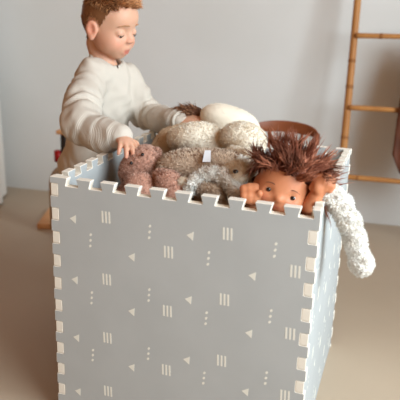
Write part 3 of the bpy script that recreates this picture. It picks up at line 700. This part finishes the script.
hv = strands(p-n*.003, d, L, .0011, comb=np.tile(Bh@V(.5,-.1,.05), (len(p),1)), combw=.55, curl=.18, seg=3, col=cc)
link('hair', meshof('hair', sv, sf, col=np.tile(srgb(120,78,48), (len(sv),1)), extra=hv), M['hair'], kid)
# trousers
F = Field((-.42,.40,.05), (-.02,.76,.56), .005)
F.ell(pv, (.078,.090,.075), Bt, k=.03).ell(pv+V(.0,.0,.05), (.072,.084,.05), Bt, k=.03)
for L in legs: F.chain([L[0], L[1], L[2]+V(0,0,.035)], [.066,.055,.044], k=.02)
F.cut(V(0,0,.085), V(0,0,-1)); v, f = F.surf(); v = relax(v, f, 2); v = v+vnormals(v, f)*(.003*wob(v, .07))[:,None]
link('trousers', meshof('trousers', v, f), M['trouser'], kid)
# sweater
F = Field((-.44,.10,.40), (.22,.82,.90), .0038)
F.ell(ch, (.080,.098,.100), Bt, k=.04).ell(be+V(-.005,0,.0), (.088,.098,.110), Bt, k=.05).ell(V(-.222,.565,.485), (.092,.100,.070), Bt, k=.05)
F.chain([nb-V(0,0,.026), Rs+V(-.004,0,-.004)], [.050,.047], k=.03).chain([nb-V(0,0,.026), Ls+V(0,.0,-.006)], [.050,.045], k=.03)
Rm_ = (Rs+Re)/2+V(-.012,-.004,-.006); R2 = Re*.45+Rw*.55+V(0,0,-.010); R3 = Re*.12+Rw*.88
F.chain([Rs, Rm_, Re+V(-.004,0,.004), R2, R3, Rw], [.047,.050,.050,.045,.033,.027], k=.018)
Lm_ = (Ls+Le)/2; L2_ = Le*.45+Lw*.55+V(0,0,-.008); L3 = Le*.12+Lw*.88
F.chain([Ls, Lm_, Le, L2_, L3, Lw], [.045,.045,.043,.038,.030,.025], k=.018)
F.cut(V(0,0,.43), V(0,0,-1)).cap(nb+tf*.008-V(0,0,.004), nb-tf*.03+V(0,0,.075), .045, .062, k=.006, sub=True)
F.cut(Rw+nrm(Rw-R3)*.004, Rw-R3) if 0 else None
v, f = F.surf(); v = relax(v, f, 2)
def along(pts, base):
    pts = np.array(pts); best = np.full(len(v), 9.); al = np.zeros(len(v)); acc = base
    for i in range(len(pts)-1):
        ab = pts[i+1]-pts[i]; Ls_ = np.linalg.norm(ab); t = np.clip(((v-pts[i])@ab)/Ls_**2, 0, 1); dd = np.linalg.norm(v-pts[i]-t[:,None]*ab, axis=1); mk = dd < best
        best[mk] = dd[mk]; al[mk] = acc+t[mk]*Ls_; acc += Ls_
    return best, al
bR, aR = along([Rs, Rm_, Re, R2, R3, Rw], 0); bL, aL = along([Ls, Lm_, Le, L2_, L3, Lw], 0); tz = v[:,2]
bm = np.minimum(bR, bL); sl = np.where(bR < bL, aR, aL); sm_ = np.clip((.062-bm)/.014, 0, 1)*np.clip(sl/.05, 0, 1); sm_ = sm_*sm_*(3-2*sm_)
attr = (sl, sm_); nv = vnormals(v, f)
ew = np.exp(-((sl-.15)/.06)**2)+.35
fold = sm_*(.0034*ew*np.sin(2*math.pi*sl/.045+2.6*wob(v, .09, 3))+.0022*wob(v, .06, 5))+(1-sm_)*(.0052*wob(v*V(1,1,.45), .075, 1)+.002*wob(v, .045, 6))
v = v+nv*fold[:,None]
sw = link('sweater', meshof('sweater', v, f, attr=attr), M['knit'], kid)
def ring(name, c, ax, r, rt_, squash=1., n=40):
    B = basis(ax, V(0,1,.01) if abs(nrm(ax)[2]) > .8 else V(0,0,1)); pts = [c+B[:,1]*r*math.cos(t)+B[:,2]*r*squash*math.sin(t) for t in np.linspace(0, 2*math.pi, n)]
    return MB().tube(pts, rt_, 8).build(name, M['cuff'], sw)
ring('collar', nb+V(0,0,.008)+tf*.008, V(.40*tf[0],.40*tf[1],1), .0465, .0070)
for W_, P_ in ((Rw, R3), (Lw, L3)):
    a = nrm(W_-P_); ring('cuff', W_+a*.001, a, .0225, .0068); ring('cuff', W_-a*.010, a, .0235, .0072)
MB().ball(nb+V(0,0,-.008)+tf*.056+tl*.004, (.004,.003,.008), 12, Bt).build('neck_button', M['button'], sw)

# ------------------------------------------------------------------ behind the box
def bamboo(b, knots, p0, p1, r, n, seed=0):
    p0, p1 = np.array(p0, float), np.array(p1, float); K = 28; ts = np.linspace(0, 1, K)
    pts = [p0+(p1-p0)*t+V(.0015*math.sin(7*t+seed), .0015*math.cos(5*t+seed), 0) for t in ts]; b.tube(pts, [r*(1+.03*math.sin(9*t+seed)) for t in ts], 14)
    d = nrm(p1-p0)
    for t in n:
        c = p0+(p1-p0)*t+V(.0015*math.sin(7*t+seed), .0015*math.cos(5*t+seed), 0); knots.append([[c+d*o for o in (-.007,-.004,-.0015,0,.0015,.004,.007)], [r*1.0,r*1.07,r*1.12,r*1.06,r*1.12,r*1.07,r*1.0]])
LY = lambda z: 1.485+.172*z
lad = thing('bamboo_ladder', 'bamboo ladder leaning against the pale wall', 'ladder', (.7,1.49,0))
for i, (xb, xt) in enumerate(((.475,.441), (.955,.921))):
    b = MB(); kn = []; bamboo(b, kn, (xb,LY(.0)+.0,.005), (xt,LY(1.93),1.93), .0155, (.09,.24,.37,.52,.66,.80,.93) if i else (.11,.235,.345,.40,.55,.70,.86), i*2)
    r = b.build('rail', M['bamboo'], lad)
    [MB().tube(p, q, 14).build('node', M['bambooknot'], r) for p, q in kn]
for j, z in enumerate((.295,.585,.878,1.17,1.46,1.75)):
    xa = .475-.018*z; xb_ = .955-.018*z; b = MB(); kn = []
    bamboo(b, kn, (xa+.004,LY(z)-.014,z), (xb_,LY(z)-.010,z+.012), .0108, ((.14,.6),(.42,.9),(.225,.72),(.3,.8),(.5,),(.2,.7))[j], j)
    r = b.build('rung', M['bamboo'], lad); [MB().tube(p, q, 12).build('node', M['bambooknot'], r) for p, q in kn]
# brown throw hanging over the ladder's rung
b = MB(); nx, nz = 26, 40; vv = []; X0, X1 = .668, .94
for side in (0,1):
    for i in range(nz+1):
        s = i/nz; zz = .905-s*(.57 if side == 0 else .45)
        for j in range(nx+1):
            t = j/nx; fl = .5+.5*s; xm = .825; hw = .115+.037*min(1,s*1.6); xx = xm+(t-.5)*2*hw
            cut = .10*max(0, abs(t-.5)*2-.72)**1.2*4 if s > .6 else 0
            w_ = min(1, s*9); base = LY(zz)-.012 if s > .12 else LY(.89)-.012
            off = (.014+.022*min(1,s*2.2)) if side == 0 else (.014+.030*min(1,s*2))
            y = base+(-1 if side == 0 else 1)*off*(.35+.65*w_)+(.007 if side == 0 else .005)*math.sin(t*17+s*1.5)*w_
            vv.append((xx, y, zz+cut*(s-.6)*2.4))
W_ = nx+1; ff = []
for side in (0,1):
    o = side*W_*(nz+1)
    for i in range(nz):
        for j in range(nx): ff.append((o+i*W_+j, o+i*W_+j+1, o+(i+1)*W_+j+1, o+(i+1)*W_+j))
for j in range(nx): ff.append((j, W_*(nz+1)+j, W_*(nz+1)+j+1, j+1))
th = b.add(vv, ff).build('throw', M['leather'], label='dark chestnut brown throw hanging over a bamboo ladder rung at the right edge', cat='blanket')
sm = th.modifiers.new('thickness', 'SOLIDIFY'); sm.thickness = .006; sm.offset = 0
# child's chair with a bent-wood back
ch_ = thing('childs_chair', 'small chestnut wooden child\'s chair with rounded back behind the box', 'chair', (.30,1.0,0))
cx, cy = .298, 1.03
def back_pt(u, z): return V(cx+.132*u, cy+.055*(1-u*u)-.0+.16*(z-.3)*.55, z)
b = MB(); N_ = 28; vv = []; ff = []
for i in range(N_+1):                           # curved top band
    u = -1+2*i/N_; zt = .588-.012*abs(u)**2-.030*abs(u)**9; zb = .548-.004*u*u+.004*abs(u)**8
    for z, o in ((zt,-.006),(zt,.006),(zb,.006),(zb,-.006)): p = back_pt(u, z); vv.append(p+V(0,o,0))
for i in range(N_):
    for k in range(4): ff.append((i*4+k, i*4+(k+1)%4, i*4+4+(k+1)%4, i*4+4+k))
ff += [(3,2,1,0), tuple(N_*4+k for k in range(4))]
o = b.add(vv, ff).build('backrest', M['chairwood'], ch_); bv = o.modifiers.new('bevel', 'BEVEL'); bv.width = .003; bv.segments = 2
for u in (-.9,.9): MB().tube([back_pt(u, .32), back_pt(u, .45), back_pt(u, .56)], [.010,.010,.009], 12).build('back_post', M['chairwood'], ch_)
for u in (-.45,0,.45): MB().tube([back_pt(u, .31), back_pt(u, .55)], .006, 10).build('spindle', M['chairwood'], ch_)
MB().box((cx-.145,.80,.292), (cx+.145,1.10,.315), b=.006).build('seat', M['chairwood'], ch_, smooth=False)
for sx in (-1,1):
    for y in (.825,1.08): MB().tube([(cx+sx*.12,y,.293), (cx+sx*.14,y+(.012 if y > 1 else -.012),.0)], [.014,.011], 12).build('leg', M['chairwood'], ch_)
# wooden toy behind the child
ts = thing('toy_stand', 'wooden toy with dark post and red knob half hidden behind the child', 'toy', (-.64,1.11,0))
MB().box((-.682,1.085,0), (-.55,1.132,.03), b=.005).box((-.655,1.125,0), (-.62,1.150,.03), b=.005).build('base', M['lightwood'], ts, smooth=False)
MB().box((-.655,1.125,.03), (-.630,1.145,.445), b=.003).build('post', M['blackpaint'], ts, smooth=False)
MB().box((-.672,1.118,.445), (-.622,1.152,.462), b=.004).build('cap', M['lightwood'], ts, smooth=False)
MB().tube([(-.672,1.135,.325), (-.672,1.135,.372)], .017, 18).build('knob', M['red'], ts)
ar = [(-.640+.048*math.cos(t), 1.10, .216+.085*math.sin(t)) for t in np.linspace(0, math.pi, 22)]
MB().tube([(-.592,1.10,.03)]+ar+[(-.688,1.10,.03)], .012, 12).build('arch', M['greybeige'], ts)
MB().tube([(-.648,1.118,.298), (-.612,1.118,.298)], .016, 16).build('axle', M['blackpaint'], ts)
# board on the floor
bd = thing('wooden_board', 'flat pale wooden board lying on the floor left of the box', 'board', (-.70,1.26,0))
MB().box((-.842,1.185,.0), (-.512,1.435,.024), R=((.95,-.31,0),(.31,.95,0),(0,0,1)), b=.003).build('plank', M['lightwood'], bd, smooth=False)
MB().ball((-.742,1.27,.024), (.012,.012,.006), 12).build('peg', M['blackpaint'], bd)
# white cloth at the left edge
b = MB(); nz, na = 24, 96; vv = []; ff = []
for i in range(nz+1):
    z = .012+1.9*i/nz; r0 = .285*(1-.02*z/.5)*(1 if z < .55 else 1-((z-.55)/1.36)**1.3*.86)
    for j in range(na):
        a = 2*math.pi*j/na; r = r0*(1+.045*math.sin(9*a+.6*math.sin(3*a))*(1-.35*z/1.9)); vv.append((-1.425+r*math.cos(a), 1.318+r*math.sin(a), z))
for i in range(nz):
    for j in range(na): ff.append((i*na+j, i*na+(j+1)%na, (i+1)*na+(j+1)%na, (i+1)*na+j))
ff.append(tuple(nz*na+j for j in range(na)))
o = b.add(vv, ff).build('hanging_cloth', M['whitecloth'], label='white cloth hanging in folds to the floor at the left edge', cat='curtain')

# ------------------------------------------------------------------ light
w = bpy.data.worlds.new('warm_fill'); S.world = w; w.use_nodes = True
w.node_tree.nodes['Background'].inputs[0].default_value = (1.0,.60,.34, 1); w.node_tree.nodes['Background'].inputs[1].default_value = .40  # orange ambient fill, added so that shaded sides turn warm brown
def area(name, loc, target, sx, sy, power, col):
    l = bpy.data.lights.new(name, 'AREA'); l.shape = 'RECTANGLE'; l.size = sx; l.size_y = sy; l.energy = power; l.color = col
    o = bpy.data.objects.new(name, l); COL.objects.link(o); o.location = loc
    o.rotation_euler = (Vector(target)-Vector(loc)).to_track_quat('-Z', 'Y').to_euler(); return o
area('window_daylight', (2.64, -.95, 1.70), (0, -.75, .75), 2.4, 1.7, 188, (.80, .93, 1.0))
vs = S.view_settings; vs.view_transform = 'Standard'; vs.look = 'None'; vs.exposure = .0; vs.gamma = 1; vs.use_curve_mapping = False
